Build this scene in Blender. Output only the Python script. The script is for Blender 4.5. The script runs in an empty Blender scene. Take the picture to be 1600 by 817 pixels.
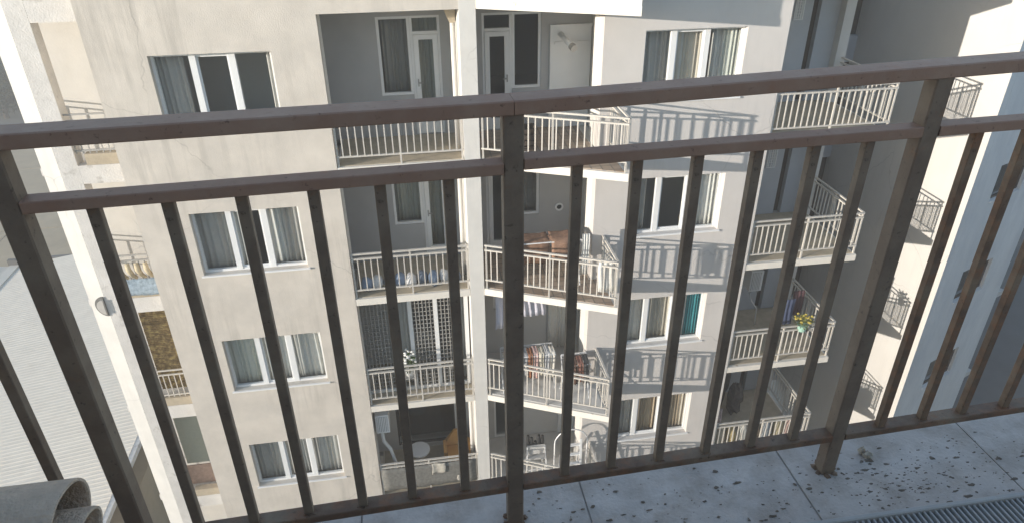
import bpy, math, random
from mathutils import Vector, Matrix
random.seed(11)
scene = bpy.context.scene
col = scene.collection
R = math.radians

# ------------------------------------------------------------------ camera, sky, sun, exposure
YAW, PITCH, ROLL = R(8.6926), R(29.8719), R(-0.46985)
fw = Vector((math.sin(YAW)*math.cos(PITCH), math.cos(YAW)*math.cos(PITCH), -math.sin(PITCH)))
rt = Vector((math.cos(YAW), -math.sin(YAW), 0))
up = rt.cross(fw)
r2 = math.cos(ROLL)*rt + math.sin(ROLL)*up
u2 = -math.sin(ROLL)*rt + math.cos(ROLL)*up
cd = bpy.data.cameras.new('camera'); cam = bpy.data.objects.new('camera', cd); col.objects.link(cam)
cam.matrix_world = Matrix(((r2.x, u2.x, -fw.x, 0), (r2.y, u2.y, -fw.y, 0), (r2.z, u2.z, -fw.z, 0), (0, 0, 0, 1)))
cd.sensor_width = 36.0; cd.lens = 1097.7/1600*36; cd.clip_start = 0.05; cd.clip_end = 3000
scene.camera = cam

SUN = Vector((1.0, 0.385, -0.168)).normalized()          # the way the light travels
elev = math.asin(-SUN.z); azim = math.atan2(-SUN.x, -SUN.y)
world = bpy.data.worlds.new('World'); scene.world = world; world.use_nodes = True
wn = world.node_tree.nodes; wl = world.node_tree.links
sky = wn.new('ShaderNodeTexSky'); sky.sky_type = 'NISHITA'; sky.sun_disc = False
sky.sun_elevation = elev; sky.sun_rotation = azim; sky.altitude = 300
sky.air_density = 1.0; sky.dust_density = 0.7; sky.ozone_density = 1.3
wl.new(sky.outputs[0], wn['Background'].inputs[0]); wn['Background'].inputs[1].default_value = 0.15
sd = bpy.data.lights.new('sun', 'SUN'); so = bpy.data.objects.new('sun', sd); col.objects.link(so)
sd.energy = 3.5; sd.angle = R(0.5); sd.color = (1.0, 0.925, 0.83)
so.rotation_euler = SUN.to_track_quat('-Z', 'Y').to_euler(); so.location = (-30, -12, 12)
scene.view_settings.view_transform = 'Standard'; scene.view_settings.look = 'None'
scene.view_settings.exposure = 1.34; scene.view_settings.gamma = 1.0

# ------------------------------------------------------------------ materials
MATS = {}
def mat(name, base, rough=0.8, var=0.0, var_scale=3.0, bump=0.0, bump_scale=60.0, metallic=0.0,
        stain=None, stain_scale=1.2, stain_lo=0.55, stain_hi=0.75, stretch=(1, 1, 1), spec=0.3, streak=0.0):
    if name in MATS: return MATS[name]
    m = bpy.data.materials.new(name); m.use_nodes = True
    nt = m.node_tree; n = nt.nodes; l = nt.links
    p = n['Principled BSDF']; p.inputs['Roughness'].default_value = rough; p.inputs['Metallic'].default_value = metallic
    p.inputs['Specular IOR Level'].default_value = spec
    tc = n.new('ShaderNodeTexCoord'); mp = n.new('ShaderNodeMapping'); mp.inputs['Scale'].default_value = stretch
    l.new(tc.outputs['Object'], mp.inputs['Vector'])
    c = (*base, 1)
    rgb = n.new('ShaderNodeRGB'); rgb.outputs[0].default_value = c; outc = rgb.outputs[0]
    if var > 0:
        no = n.new('ShaderNodeTexNoise'); no.inputs['Scale'].default_value = var_scale; no.inputs['Detail'].default_value = 8
        no.inputs['Roughness'].default_value = 0.65
        l.new(mp.outputs[0], no.inputs['Vector'])
        mr = n.new('ShaderNodeMapRange'); mr.inputs['From Min'].default_value = 0.3; mr.inputs['From Max'].default_value = 0.7
        mr.inputs['To Min'].default_value = 1-var; mr.inputs['To Max'].default_value = 1+var
        l.new(no.outputs['Fac'], mr.inputs['Value'])
        mx = n.new('ShaderNodeMix'); mx.data_type = 'RGBA'; mx.blend_type = 'MULTIPLY'; mx.inputs['Factor'].default_value = 1
        l.new(outc, mx.inputs['A']); l.new(mr.outputs[0], mx.inputs['B']); outc = mx.outputs['Result']
    if stain:
        ns = n.new('ShaderNodeTexNoise'); ns.inputs['Scale'].default_value = stain_scale; ns.inputs['Detail'].default_value = 10
        ns.inputs['Roughness'].default_value = 0.7
        l.new(mp.outputs[0], ns.inputs['Vector'])
        ms = n.new('ShaderNodeMapRange'); ms.inputs['From Min'].default_value = stain_lo; ms.inputs['From Max'].default_value = stain_hi
        l.new(ns.outputs['Fac'], ms.inputs['Value'])
        mx = n.new('ShaderNodeMix'); mx.data_type = 'RGBA'
        l.new(ms.outputs[0], mx.inputs['Factor']); l.new(outc, mx.inputs['A']); mx.inputs['B'].default_value = (*stain, 1)
        outc = mx.outputs['Result']
    if streak > 0:
        m2 = n.new('ShaderNodeMapping'); m2.inputs['Scale'].default_value = (3.2, 3.2, 0.22); l.new(tc.outputs['Object'], m2.inputs['Vector'])
        nk = n.new('ShaderNodeTexNoise'); nk.inputs['Scale'].default_value = 1.6; nk.inputs['Detail'].default_value = 9; nk.inputs['Roughness'].default_value = 0.7; l.new(m2.outputs[0], nk.inputs['Vector'])
        nk2 = n.new('ShaderNodeTexNoise'); nk2.inputs['Scale'].default_value = 0.45; nk2.inputs['Detail'].default_value = 4; l.new(tc.outputs['Object'], nk2.inputs['Vector'])
        k1 = n.new('ShaderNodeMapRange'); k1.inputs['From Min'].default_value = 0.48; k1.inputs['From Max'].default_value = 0.74; l.new(nk.outputs['Fac'], k1.inputs['Value'])
        k2 = n.new('ShaderNodeMapRange'); k2.inputs['From Min'].default_value = 0.42; k2.inputs['From Max'].default_value = 0.6; l.new(nk2.outputs['Fac'], k2.inputs['Value'])
        km = n.new('ShaderNodeMath'); km.operation = 'MULTIPLY'; l.new(k1.outputs[0], km.inputs[0]); l.new(k2.outputs[0], km.inputs[1])
        kk = n.new('ShaderNodeMath'); kk.operation = 'MULTIPLY'; kk.inputs[1].default_value = streak; l.new(km.outputs[0], kk.inputs[0])
        mx = n.new('ShaderNodeMix'); mx.data_type = 'RGBA'; l.new(kk.outputs[0], mx.inputs['Factor']); l.new(outc, mx.inputs['A']); mx.inputs['B'].default_value = tuple(q*0.55 for q in base)+(1,); outc = mx.outputs['Result']
        # hairline cracks
        vo = n.new('ShaderNodeTexVoronoi'); vo.feature = 'DISTANCE_TO_EDGE'; vo.inputs['Scale'].default_value = 0.42
        nw = n.new('ShaderNodeTexNoise'); nw.inputs['Scale'].default_value = 2.5; nw.inputs['Detail'].default_value = 8; l.new(tc.outputs['Object'], nw.inputs['Vector'])
        va = n.new('ShaderNodeMix'); va.data_type = 'RGBA'; va.inputs['Factor'].default_value = 0.25; l.new(tc.outputs['Object'], va.inputs['A']); l.new(nw.outputs['Color'], va.inputs['B']); l.new(va.outputs['Result'], vo.inputs['Vector'])
        ck = n.new('ShaderNodeMapRange'); ck.inputs['From Min'].default_value = 0.0; ck.inputs['From Max'].default_value = 0.004; ck.inputs['To Min'].default_value = 0.45; ck.inputs['To Max'].default_value = 0; l.new(vo.outputs['Distance'], ck.inputs['Value'])
        cm = n.new('ShaderNodeMath'); cm.operation = 'MULTIPLY'; l.new(ck.outputs[0], cm.inputs[0]); l.new(k2.outputs[0], cm.inputs[1])
        mx = n.new('ShaderNodeMix'); mx.data_type = 'RGBA'; l.new(cm.outputs[0], mx.inputs['Factor']); l.new(outc, mx.inputs['A']); mx.inputs['B'].default_value = tuple(q*0.4 for q in base)+(1,); outc = mx.outputs['Result']
    l.new(outc, p.inputs['Base Color'])
    if bump > 0:
        nb = n.new('ShaderNodeTexNoise'); nb.inputs['Scale'].default_value = bump_scale; nb.inputs['Detail'].default_value = 5
        l.new(tc.outputs['Object'], nb.inputs['Vector'])
        b = n.new('ShaderNodeBump'); b.inputs['Strength'].default_value = bump; b.inputs['Distance'].default_value = 0.02
        l.new(nb.outputs['Fac'], b.inputs['Height']); l.new(b.outputs[0], p.inputs['Normal'])
    MATS[name] = m
    return m

STUCCO = mat('beige_stucco_veiled', (0.585, 0.535, 0.47), 0.92, 0.10, 1.6, 0.24, 45, streak=0.75, stain=(0.46, 0.43, 0.39), stain_scale=0.55, stain_lo=0.5, stain_hi=0.85)  # warm tint of the lens veil put into this plaster's colour
STUCCO_R = mat('beige_stucco_plain', (0.56, 0.53, 0.50), 0.92, 0.05, 1.1, 0.12, 45, streak=0.3, stain=(0.5, 0.46, 0.42), stain_scale=0.5, stain_lo=0.55, stain_hi=0.9)  # same plaster as the left wall, without the warm veil tint
WHITE = mat('white_wall_paint', (0.64, 0.62, 0.58), 0.85, 0.06, 2.0, 0.12, 30, streak=0.35)
WINGW = mat('cream_render', (0.56, 0.54, 0.505), 0.9, 0.04, 0.8, 0.12, 25, streak=0.2)
BLUEW = mat('pale_render_streaked', (0.66, 0.66, 0.66), 0.9, 0.10, 1.2, 0.15, 25, stain=(0.54, 0.55, 0.57), stain_scale=0.9, stain_lo=0.45, stain_hi=0.7, stretch=(1.0, 1.0, 0.35))
GREY = mat('grey_wall_paint', (0.39, 0.385, 0.38), 0.9, 0.06, 1.5, 0.1, 25)
LIGHTGREY = mat('light_grey_paint', (0.52, 0.51, 0.49), 0.9, 0.05, 1.5, 0.1, 25)
DARKREC = mat('blue_grey_recess_shade', (0.44, 0.455, 0.48), 0.9, 0.06, 1.3, 0.1, 25)  # bluish shade of the recess put into the wall colour
CONC = mat('raw_concrete', (0.60, 0.58, 0.55), 0.95, 0.10, 2.5, 0.4, 30, stain=(0.30, 0.28, 0.25), stain_scale=2.2, stain_lo=0.58, stain_hi=0.72)
SLABW = mat('whitewashed_slab_edge', (0.70, 0.66, 0.59), 0.9, 0.06, 4.0, 0.3, 40, stain=(0.42, 0.33, 0.24), stain_scale=3.5, stain_lo=0.62, stain_hi=0.74)
KERB = mat('tan_kerb', (0.42, 0.36, 0.27), 0.95, 0.15, 5.0, 0.3, 40)
INT = mat('room_plaster', (0.45, 0.43, 0.40), 0.95)
PVC = mat('white_window_plastic', (0.74, 0.74, 0.73), 0.35, 0.03, 4, spec=0.5)
RAILW = mat('cream_painted_iron', (0.52, 0.49, 0.44), 0.55, 0.10, 9, stain=(0.36, 0.26, 0.17), stain_scale=14, stain_lo=0.62, stain_hi=0.75)
RAILG = mat('grey_painted_iron', (0.34, 0.33, 0.31), 0.6, 0.10, 9)
TILEF = None
METALW = mat('white_roof_metal', (0.66, 0.60, 0.51), 0.6, 0.06, 1.5, stain=(0.56, 0.50, 0.42), stain_scale=0.8, stain_lo=0.55, stain_hi=0.8, spec=0.35)
GROUND = mat('dusty_ground', (0.17, 0.16, 0.145), 0.95, 0.18, 0.15, 0.2, 3)
ASPH = mat('asphalt', (0.065, 0.066, 0.07), 0.9, 0.15, 0.8, 0.2, 20)
YARD = mat('yard_concrete', (0.46, 0.36, 0.24), 0.95, 0.12, 0.35, 0.1, 5, stain=(0.36, 0.28, 0.19), stain_scale=0.2)
DARK = mat('dark_cavity', (0.03, 0.03, 0.03), 0.9)  # near black: darkness of hollows put into the colour, also the dark pots
BROWN = mat('dark_brown_cladding', (0.07, 0.055, 0.045), 0.8, 0.1, 3)

# weathered brown railing steel
def rail_mat(name, base, rust, dust, lo, hi):
    m = bpy.data.materials.new(name); m.use_nodes = True; nt = m.node_tree; n = nt.nodes; l = nt.links
    p = n['Principled BSDF']; p.inputs['Roughness'].default_value = 0.55; p.inputs['Specular IOR Level'].default_value = 0.35
    tc = n.new('ShaderNodeTexCoord')
    def noise(s, d=8, r=0.65):
        no = n.new('ShaderNodeTexNoise'); no.inputs['Scale'].default_value = s; no.inputs['Detail'].default_value = d; no.inputs['Roughness'].default_value = r
        l.new(tc.outputs['Object'], no.inputs['Vector']); return no.outputs['Fac']
    def ramp(v, a, b):
        mr = n.new('ShaderNodeMapRange'); mr.inputs['From Min'].default_value = a; mr.inputs['From Max'].default_value = b
        l.new(v, mr.inputs['Value']); return mr.outputs[0]
    def mix(f, a, b):
        mx = n.new('ShaderNodeMix'); mx.data_type = 'RGBA'; l.new(f, mx.inputs['Factor'])
        if isinstance(a, tuple): mx.inputs['A'].default_value = (*a, 1)
        else: l.new(a, mx.inputs['A'])
        mx.inputs['B'].default_value = (*b, 1); return mx.outputs['Result']
    c = mix(ramp(noise(9), 0.42, 0.68), base, dust)
    c = mix(ramp(noise(16, 10, 0.75), lo, hi), c, rust)
    c = mix(ramp(noise(70, 4), 0.62, 0.72), c, tuple(x*0.5 for x in base))
    l.new(c, p.inputs['Base Color'])
    b = n.new('ShaderNodeBump'); b.inputs['Strength'].default_value = 0.35; b.inputs['Distance'].default_value = 0.002
    l.new(noise(120, 5), b.inputs['Height']); l.new(b.outputs[0], p.inputs['Normal'])
    MATS[name] = m; return m
RAIL = rail_mat('weathered_brown_steel', (0.205, 0.15, 0.112), (0.28, 0.155, 0.09), (0.275, 0.215, 0.16), 0.60, 0.76)
RAILTOP = rail_mat('brown_steel_skylit', (0.35, 0.215, 0.155), (0.37, 0.19, 0.12), (0.40, 0.27, 0.20), 0.60, 0.76)  # paler, redder copy of RAIL: skylight on the rail tops put into the colour
RAILRUST = rail_mat('rusty_brown_steel', (0.165, 0.105, 0.072), (0.29, 0.135, 0.07), (0.27, 0.20, 0.14), 0.48, 0.72)

def glass_mat(name, tint, refl=0.0):
    m = bpy.data.materials.new(name); m.use_nodes = True; nt = m.node_tree; n = nt.nodes; l = nt.links
    n.remove(n['Principled BSDF'])
    tr = n.new('ShaderNodeBsdfTransparent'); tr.inputs[0].default_value = (*tint, 1)
    gl = n.new('ShaderNodeBsdfGlossy'); gl.inputs['Roughness'].default_value = 0.02; gl.inputs[0].default_value = (0.9, 0.95, 1, 1)
    fr = n.new('ShaderNodeFresnel'); fr.inputs[0].default_value = 1.5
    ge = n.new('ShaderNodeNewGeometry'); iv = n.new('ShaderNodeMath'); iv.operation = 'SUBTRACT'; iv.inputs[0].default_value = 1; l.new(ge.outputs['Backfacing'], iv.inputs[1])
    mu = n.new('ShaderNodeMath'); mu.operation = 'MULTIPLY'; l.new(fr.outputs[0], mu.inputs[0]); l.new(iv.outputs[0], mu.inputs[1])
    mx = n.new('ShaderNodeMixShader'); l.new(mu.outputs[0], mx.inputs[0]); l.new(tr.outputs[0], mx.inputs[1]); l.new(gl.outputs[0], mx.inputs[2])
    l.new(mx.outputs[0], n['Material Output'].inputs[0]); MATS[name] = m; return m
GLASS = glass_mat('window_glass', (0.95, 0.96, 0.96))
GLASSD = glass_mat('dark_window_glass', (0.86, 0.87, 0.87))

def cloth(name, c, v=0.06): return mat('cloth_'+name, c, 0.95, v, 12, spec=0.1)

def tile_mat():
    m = bpy.data.materials.new('balcony_floor_tiling'); m.use_nodes = True; nt = m.node_tree; n = nt.nodes; l = nt.links
    tc = n.new('ShaderNodeTexCoord'); b = n.new('ShaderNodeTexBrick'); b.inputs['Scale'].default_value = 1.0
    b.offset = 0; b.inputs['Brick Width'].default_value = 0.2; b.inputs['Row Height'].default_value = 0.2; b.inputs['Mortar Size'].default_value = 0.014
    b.inputs['Color1'].default_value = (0.30, 0.22, 0.16, 1); b.inputs['Color2'].default_value = (0.42, 0.33, 0.25, 1); b.inputs['Mortar'].default_value = (0.2, 0.17, 0.14, 1)
    l.new(tc.outputs['Object'], b.inputs['Vector']); l.new(b.outputs['Color'], n['Principled BSDF'].inputs['Base Color'])
    n['Principled BSDF'].inputs['Roughness'].default_value = 0.6
    return m
TILEF = tile_mat()

# ------------------------------------------------------------------ mesh helpers
def tag(o, label=None, cat=None, group=None, kind=None):
    if label: o['label'] = label
    if cat: o['category'] = cat
    if group: o['group'] = group
    if kind: o['kind'] = kind
    return o
def empty(name, loc, label, cat, group=None):
    o = bpy.data.objects.new(name, None); col.objects.link(o); o.location = loc; o.empty_display_size = 0.2
    return tag(o, label, cat, group)
def origin(o):
    v = Vector((0, 0, 0))
    while o is not None: v += Vector(o.location); o = o.parent
    return v
class MB:
    def __init__(s): s.v = []; s.f = []; s.m = []; s.mi = 0
    def face(s, idx): s.f.append(tuple(idx)); s.m.append(s.mi)
    def hexa(s, p):
        n = len(s.v); s.v += [tuple(q) for q in p]
        for q in ((0, 3, 2, 1), (4, 5, 6, 7), (0, 1, 5, 4), (1, 2, 6, 5), (2, 3, 7, 6), (3, 0, 4, 7)): s.face([n+i for i in q])
        return s
    def box(s, x0, x1, y0, y1, z0, z1):
        return s.hexa([(x0, y0, z0), (x1, y0, z0), (x1, y1, z0), (x0, y1, z0), (x0, y0, z1), (x1, y0, z1), (x1, y1, z1), (x0, y1, z1)])
    def prism(s, pts, z0, z1):
        n = len(s.v); k = len(pts)
        s.v += [(x, y, z0) for x, y in pts] + [(x, y, z1) for x, y in pts]
        s.face([n+i for i in reversed(range(k))]); s.face([n+k+i for i in range(k)])
        for i in range(k): j = (i+1) % k; s.face((n+i, n+j, n+k+j, n+k+i))
        return s
    def loft(s, a, b):                                     # two rings of equal length
        n = len(s.v); k = len(a); s.v += [tuple(q) for q in a] + [tuple(q) for q in b]
        s.face([n+i for i in reversed(range(k))]); s.face([n+k+i for i in range(k)])
        for i in range(k): j = (i+1) % k; s.face((n+i, n+j, n+k+j, n+k+i))
        return s
    def bar(s, p, q, w, h, upv=(0, 0, 1), ch=0.0):        # rectangular bar from p to q, chamfered if ch
        p = Vector(p); q = Vector(q); d = (q-p).normalized(); u = Vector(upv)
        if abs(d.dot(u)) > 0.95: u = Vector((0, 1, 0))
        x = d.cross(u).normalized(); y = x.cross(d).normalized(); a, b = w/2, h/2
        if ch > 0: ring = [(a-ch, -b), (a, -b+ch), (a, b-ch), (a-ch, b), (-a+ch, b), (-a, b-ch), (-a, -b+ch), (-a+ch, -b)]
        else: ring = [(a, -b), (a, b), (-a, b), (-a, -b)]
        return s.loft([p+x*i+y*j for i, j in ring], [q+x*i+y*j for i, j in ring])
    def tube(s, pts, r, n=8):
        pts = [Vector(p) for p in pts]; rs = r if isinstance(r, (list, tuple)) else [r]*len(pts)
        base = len(s.v)
        for i, p in enumerate(pts):
            d = (pts[min(i+1, len(pts)-1)]-pts[max(i-1, 0)]).normalized()
            u = Vector((0, 0, 1)) if abs(d.z) < 0.9 else Vector((0, 1, 0))
            x = d.cross(u).normalized(); y = x.cross(d)
            s.v += [tuple(p+(x*math.cos(2*math.pi*k/n)+y*math.sin(2*math.pi*k/n))*rs[i]) for k in range(n)]
        for i in range(len(pts)-1):
            for k in range(n):
                a = base+i*n+k; b = base+i*n+(k+1) % n; s.face((a, b, b+n, a+n))
        s.face([base+k for k in reversed(range(n))]); s.face([base+(len(pts)-1)*n+k for k in range(n)])
        return s
    def sheet(s, fn, nu, nv, th=(0, 0.004, 0)):            # a thin closed sheet from fn(u,v)
        n = len(s.v); t = Vector(th)
        P = [[Vector(fn(i/nu, j/nv)) for j in range(nv+1)] for i in range(nu+1)]
        for o in (Vector((0, 0, 0)), t):
            for i in range(nu+1):
                for j in range(nv+1): s.v.append(tuple(P[i][j]+o))
        A = lambda i, j: n+i*(nv+1)+j
        B = lambda i, j: n+(nu+1)*(nv+1)+i*(nv+1)+j
        for i in range(nu):
            for j in range(nv):
                s.face((A(i, j), A(i+1, j), A(i+1, j+1), A(i, j+1))); s.face((B(i, j), B(i, j+1), B(i+1, j+1), B(i+1, j)))
        for i in range(nu):
            s.face((A(i, 0), B(i, 0), B(i+1, 0), A(i+1, 0))); s.face((A(i, nv), A(i+1, nv), B(i+1, nv), B(i, nv)))
        for j in range(nv):
            s.face((A(0, j), A(0, j+1), B(0, j+1), B(0, j))); s.face((A(nu, j), B(nu, j), B(nu, j+1), A(nu, j+1)))
        return s
    def lump(s, c, rx, ry, rz, seed=0, n=7, m=5, rough=0.25):
        rnd = random.Random(seed); b = len(s.v); c = Vector(c)
        s.v.append(tuple(c+Vector((0, 0, rz))))
        for i in range(1, m):
            th = math.pi*i/m
            for k in range(n):
                ph = 2*math.pi*k/n; q = 1+rnd.uniform(-rough, rough)
                s.v.append(tuple(c+Vector((rx*math.sin(th)*math.cos(ph)*q, ry*math.sin(th)*math.sin(ph)*q, rz*math.cos(th)*q))))
        s.v.append(tuple(c+Vector((0, 0, -rz))))
        for k in range(n): s.face((b, b+1+k, b+1+(k+1) % n))
        for i in range(m-2):
            for k in range(n):
                a = b+1+i*n+k; a2 = b+1+i*n+(k+1) % n; s.face((a, a+n, a2+n, a2))
        e = b+1+(m-1)*n
        for k in range(n): s.face((e, e-n+(k+1) % n, e-n+k))
        return s
    def build(s, name, material, parent=None, smooth=False, at=None):
        me = bpy.data.meshes.new(name)
        o0 = origin(parent) if parent is not None else (Vector(at) if at else Vector((0, 0, 0)))
        me.from_pydata([tuple(Vector(v)-o0) for v in s.v], [], s.f)
        mats = material if isinstance(material, (list, tuple)) else [material]
        for mm in mats: me.materials.append(mm)
        if len(mats) > 1: me.polygons.foreach_set('material_index', s.m)
        if smooth: me.polygons.foreach_set('use_smooth', [True]*len(me.polygons))
        me.update(); o = bpy.data.objects.new(name, me); col.objects.link(o)
        if parent is not None: o.parent = parent
        else: o.location = o0
        return o
def child_copy(name, mesh, parent, loc, rot=None):
    o = bpy.data.objects.new(name, mesh); col.objects.link(o); o.parent = parent
    o.location = Vector(loc)-origin(parent)
    if rot: o.rotation_euler = rot
    return o

def holed_wall(a, ang, x0, x1, z0, z1, th, holes):
    """wall in local (s,z): starts at a, runs along angle ang; front face at depth 0, back at th; holes=(s0,s1,z0,z1)"""
    ca, sa = math.cos(ang), math.sin(ang)
    W = lambda s_, d, z: (a[0]+ca*s_-sa*d, a[1]+sa*s_+ca*d, z)
    xs = sorted({x0, x1, *[h[0] for h in holes], *[h[1] for h in holes]}); zs = sorted({z0, z1, *[h[2] for h in holes], *[h[3] for h in holes]})
    m = MB(); nx, nz = len(xs)-1, len(zs)-1
    solid = [[not any(h[0]-1e-6 <= (xs[i]+xs[i+1])/2 <= h[1]+1e-6 and h[2] <= (zs[j]+zs[j+1])/2 <= h[3] for h in holes) for j in range(nz)] for i in range(nx)]
    def quad(*p):
        n = len(m.v); m.v += p; m.face((n, n+1, n+2, n+3))
    for i in range(nx):
        for j in range(nz):
            if not solid[i][j]: continue
            A, B, C, Dd = xs[i], xs[i+1], zs[j], zs[j+1]
            quad(W(A, 0, C), W(B, 0, C), W(B, 0, Dd), W(A, 0, Dd)); quad(W(B, th, C), W(A, th, C), W(A, th, Dd), W(B, th, Dd))
            if i == 0 or not solid[i-1][j]: quad(W(A, th, C), W(A, 0, C), W(A, 0, Dd), W(A, th, Dd))
            if i == nx-1 or not solid[i+1][j]: quad(W(B, 0, C), W(B, th, C), W(B, th, Dd), W(B, 0, Dd))
            if j == 0 or not solid[i][j-1]: quad(W(A, th, C), W(B, th, C), W(B, 0, C), W(A, 0, C))
            if j == nz-1 or not solid[i][j+1]: quad(W(A, 0, Dd), W(B, 0, Dd), W(B, th, Dd), W(A, th, Dd))
    return m

def curtain(parent, x0, x1, z0, z1, y, material, folds=6, amp=0.035, skew=0.0, name='curtain', seed=0):
    rnd = random.Random(seed*7+folds); ph = [rnd.uniform(0, 6.28) for _ in range(3)]
    def fn(u, v):
        x = x0+(x1-x0)*u + skew*(1-v)*(u-0.2)
        yy = y+amp*(0.6*math.sin(u*folds*6.283+ph[0])+0.4*math.sin(u*folds*2.7*3.1+ph[1]+v*0.8))
        return (x, yy, z0+(z1-z0)*v)
    return MB().sheet(fn, max(16, folds*8), 3).build(name, material, parent, smooth=True)

GZ = -24.0
D = 12.99
F = lambda k: -5.16-3.0*k

# ------------------------------------------------------------------ ground
g = MB(); g.box(-700, 700, -500, 1500, GZ-0.5, GZ); tag(g.build('ground', GROUND), kind='structure')
rd = MB(); rd.prism([(17.5, 8), (60, 30), (60, 80), (30, 60), (17.5, 30)], GZ+0.004, GZ+0.012); tag(rd.build('road', ASPH), kind='structure')
al = MB(); al.box(-10.2, -7.5, 0, 40, GZ+0.004, GZ+0.012); tag(al.build('path', ASPH), kind='structure')
yd = bpy.data.objects.new('yard', None); col.objects.link(yd); yd.location = (-32, 55, GZ); tag(yd, kind='structure')
for i in range(6):
    for j in range(6):
        x = -62+i*8; y = 39+j*6.5
        MB().box(x+0.06, x+7.94, y+0.06, y+6.44, GZ+0.006, GZ+0.05+0.01*((i*5+j*3) % 3)).build('paving_slab', YARD, yd)

# ------------------------------------------------------------------ the apartment building opposite
A = empty('apartment_building', (1.0, D, GZ), 'beige and white apartment block with stacked balconies, facing the brown railing', 'building')
TOP = 4.2; ROWS = range(0, 4)
WL, WR = -4.305, -2.254; RL, RR = 4.563, 6.593
lw = [(WL+5.25, WR+5.25, -4.274-3*k, -2.902-3*k) for k in ROWS]
holed_wall((-5.25, D), 0, 0, 5.25-1.405, GZ, TOP, 0.25, lw).build('facade_wall', STUCCO, A)
rw = [(RL-3.75, RR-3.75, -4.177-3*k, -2.827-3*k) for k in ROWS]
holed_wall((3.75, D), 0, 0, 7.435-3.75, GZ, TOP, 0.25, rw).build('facade_wall', STUCCO_R, A)
m = MB(); m.box(-1.405, 1.061, D, D+0.2, F(-1)-0.16, TOP); m.build('upper_wall', STUCCO, A)
m = MB(); m.box(1.061, 1.366, D-0.012, 14.6, GZ, TOP); m.build('divider_pillar', WHITE, A)
# loggia side returns
MB().box(-1.70, -1.401, D+0.25, 13.54, GZ, TOP).build('pier', WHITE, A)
for k in range(-1, 7): MB().box(-1.75, -1.60, 13.54, 14.6, F(k)-0.16, F(k)+2.84).build('side_wall', GREY if k < 2 else WHITE, A)
MB().box(3.75, 4.00, D+0.25, 13.67, GZ, TOP).build('pier', WHITE, A)
MB().box(3.95, 4.10, 13.67, 14.6, GZ, TOP).build('side_wall', LIGHTGREY, A)
# loggia back walls, one for each storey
BACK = 14.6
for k in range(-1, 5):
    f = F(k); mt = GREY if k in (-1, 0, 1) else LIGHTGREY
    hl, hr = [], []
    if k in (-1, 0, 1, 2): hl = [(-0.46, 0.20, f+0.88, f+2.46), (0.20, 0.80, f+0.02, f+2.46)]
    if k == 3: hl = [(-0.95, 0.62, f+0.12, f+2.62)]
    if k in (-1, 0, 1): hr = [(1.65, 2.27, f+0.02, f+2.46), (2.27, 2.88, f+0.90, f+2.46)]
    if k == 2: hr = [(1.75, 2.85, f+1.35, f+2.3), (3.12, 3.85, f+0.02, f+2.2)]
    if k == 3: hr = [(1.70, 2.25, f+0.02, f+2.3)]
    top = f+2.84
    holed_wall((0, BACK), 0, -1.75, 1.061, f, top, 0.22, hl).build('loggia_back_wall', mt, A)
    holed_wall((0, BACK), 0, 1.366, 4.10, f, top, 0.22, hr).build('loggia_back_wall', mt, A)
# floors inside, room back wall, roof, sides
for k in range(-1, 6):
    f = F(k)
    m = MB(); m.box(-5.0, -1.7, D+0.25, 19, f-0.16, f); m.box(-1.7, 3.95, 14.84, 19, f-0.16, f); m.box(4.0, 7.185, D+0.25, 19, f-0.16, f)
    m.build('floor_slab', INT, A)
    MB().box(-1.398, 1.054, D if k != -1 else D+0.202, 14.83, f-0.16, f).build('balcony_slab', SLABW, A)
    m = MB(); m.prism([(1.37, D-0.02), (4.02, 11.75), (4.02, D-0.004), (3.742, D-0.004), (3.742, 13.675), (3.942, 13.675), (3.942, 14.83), (1.37, 14.83)], f-0.16, f); m.build('balcony_slab', SLABW, A)
    m = MB(); m.prism([(1.42, D+0.02), (3.97, 11.83), (3.97, D-0.05), (3.70, D-0.05), (3.70, 14.58), (1.42, 14.58)], f+0.002, f+0.014); m.build('floor_covering', TILEF if k < 2 else CONC, A)
    m = MB(); m.box(-1.36, 1.03, D+0.06, 14.58, f+0.002, f+0.014); m.build('floor_covering', KERB, A)
RW_ = mat('added_wall_paint', (0.62, 0.60, 0.56), 0.95)  # pale walls added close behind the windows to brighten the panes
MB().box(-5.0, -1.75, D+1.9, D+2.0, GZ, TOP).build('added_room_wall', RW_, A); MB().box(4.10, 7.185, D+1.9, D+2.0, GZ, TOP).build('added_room_wall', RW_, A)
MB().box(-5.0, 7.185, 19, 19.25, GZ, TOP).build('rear_wall', INT, A)
MB().box(-5.25, -5.0, D+0.25, 19.25, GZ, TOP).build('side_wall', STUCCO, A)
MB().box(7.185, 7.435, D+0.25, 19.25, GZ, TOP).build('side_wall', STUCCO_R, A)
MB().box(-7.2, 10.3, D-0.05, 19.4, TOP, TOP+0.25).build('roof', CONC, A)
# top storey: solid white parapet along the wedge balcony
d = Vector((4.02-1.37, 11.75-12.97, 0)).normalized(); nrm = Vector((-d.y, d.x, 0))
p0 = Vector((1.52, 12.91, 0)); p1 = Vector((4.018, 11.762, 0))
m = MB(); m.prism([(p0.x, p0.y), (p1.x, p1.y), (p1.x, D-0.006), (p1.x-0.14, D-0.006), (p1.x-0.14, p1.y+0.2), (p0.x+nrm.x*0.14, p0.y+nrm.y*0.14)], F(-1)+0.001, F(-1)+1.1)
m.build('parapet', WHITE, A)

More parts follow.
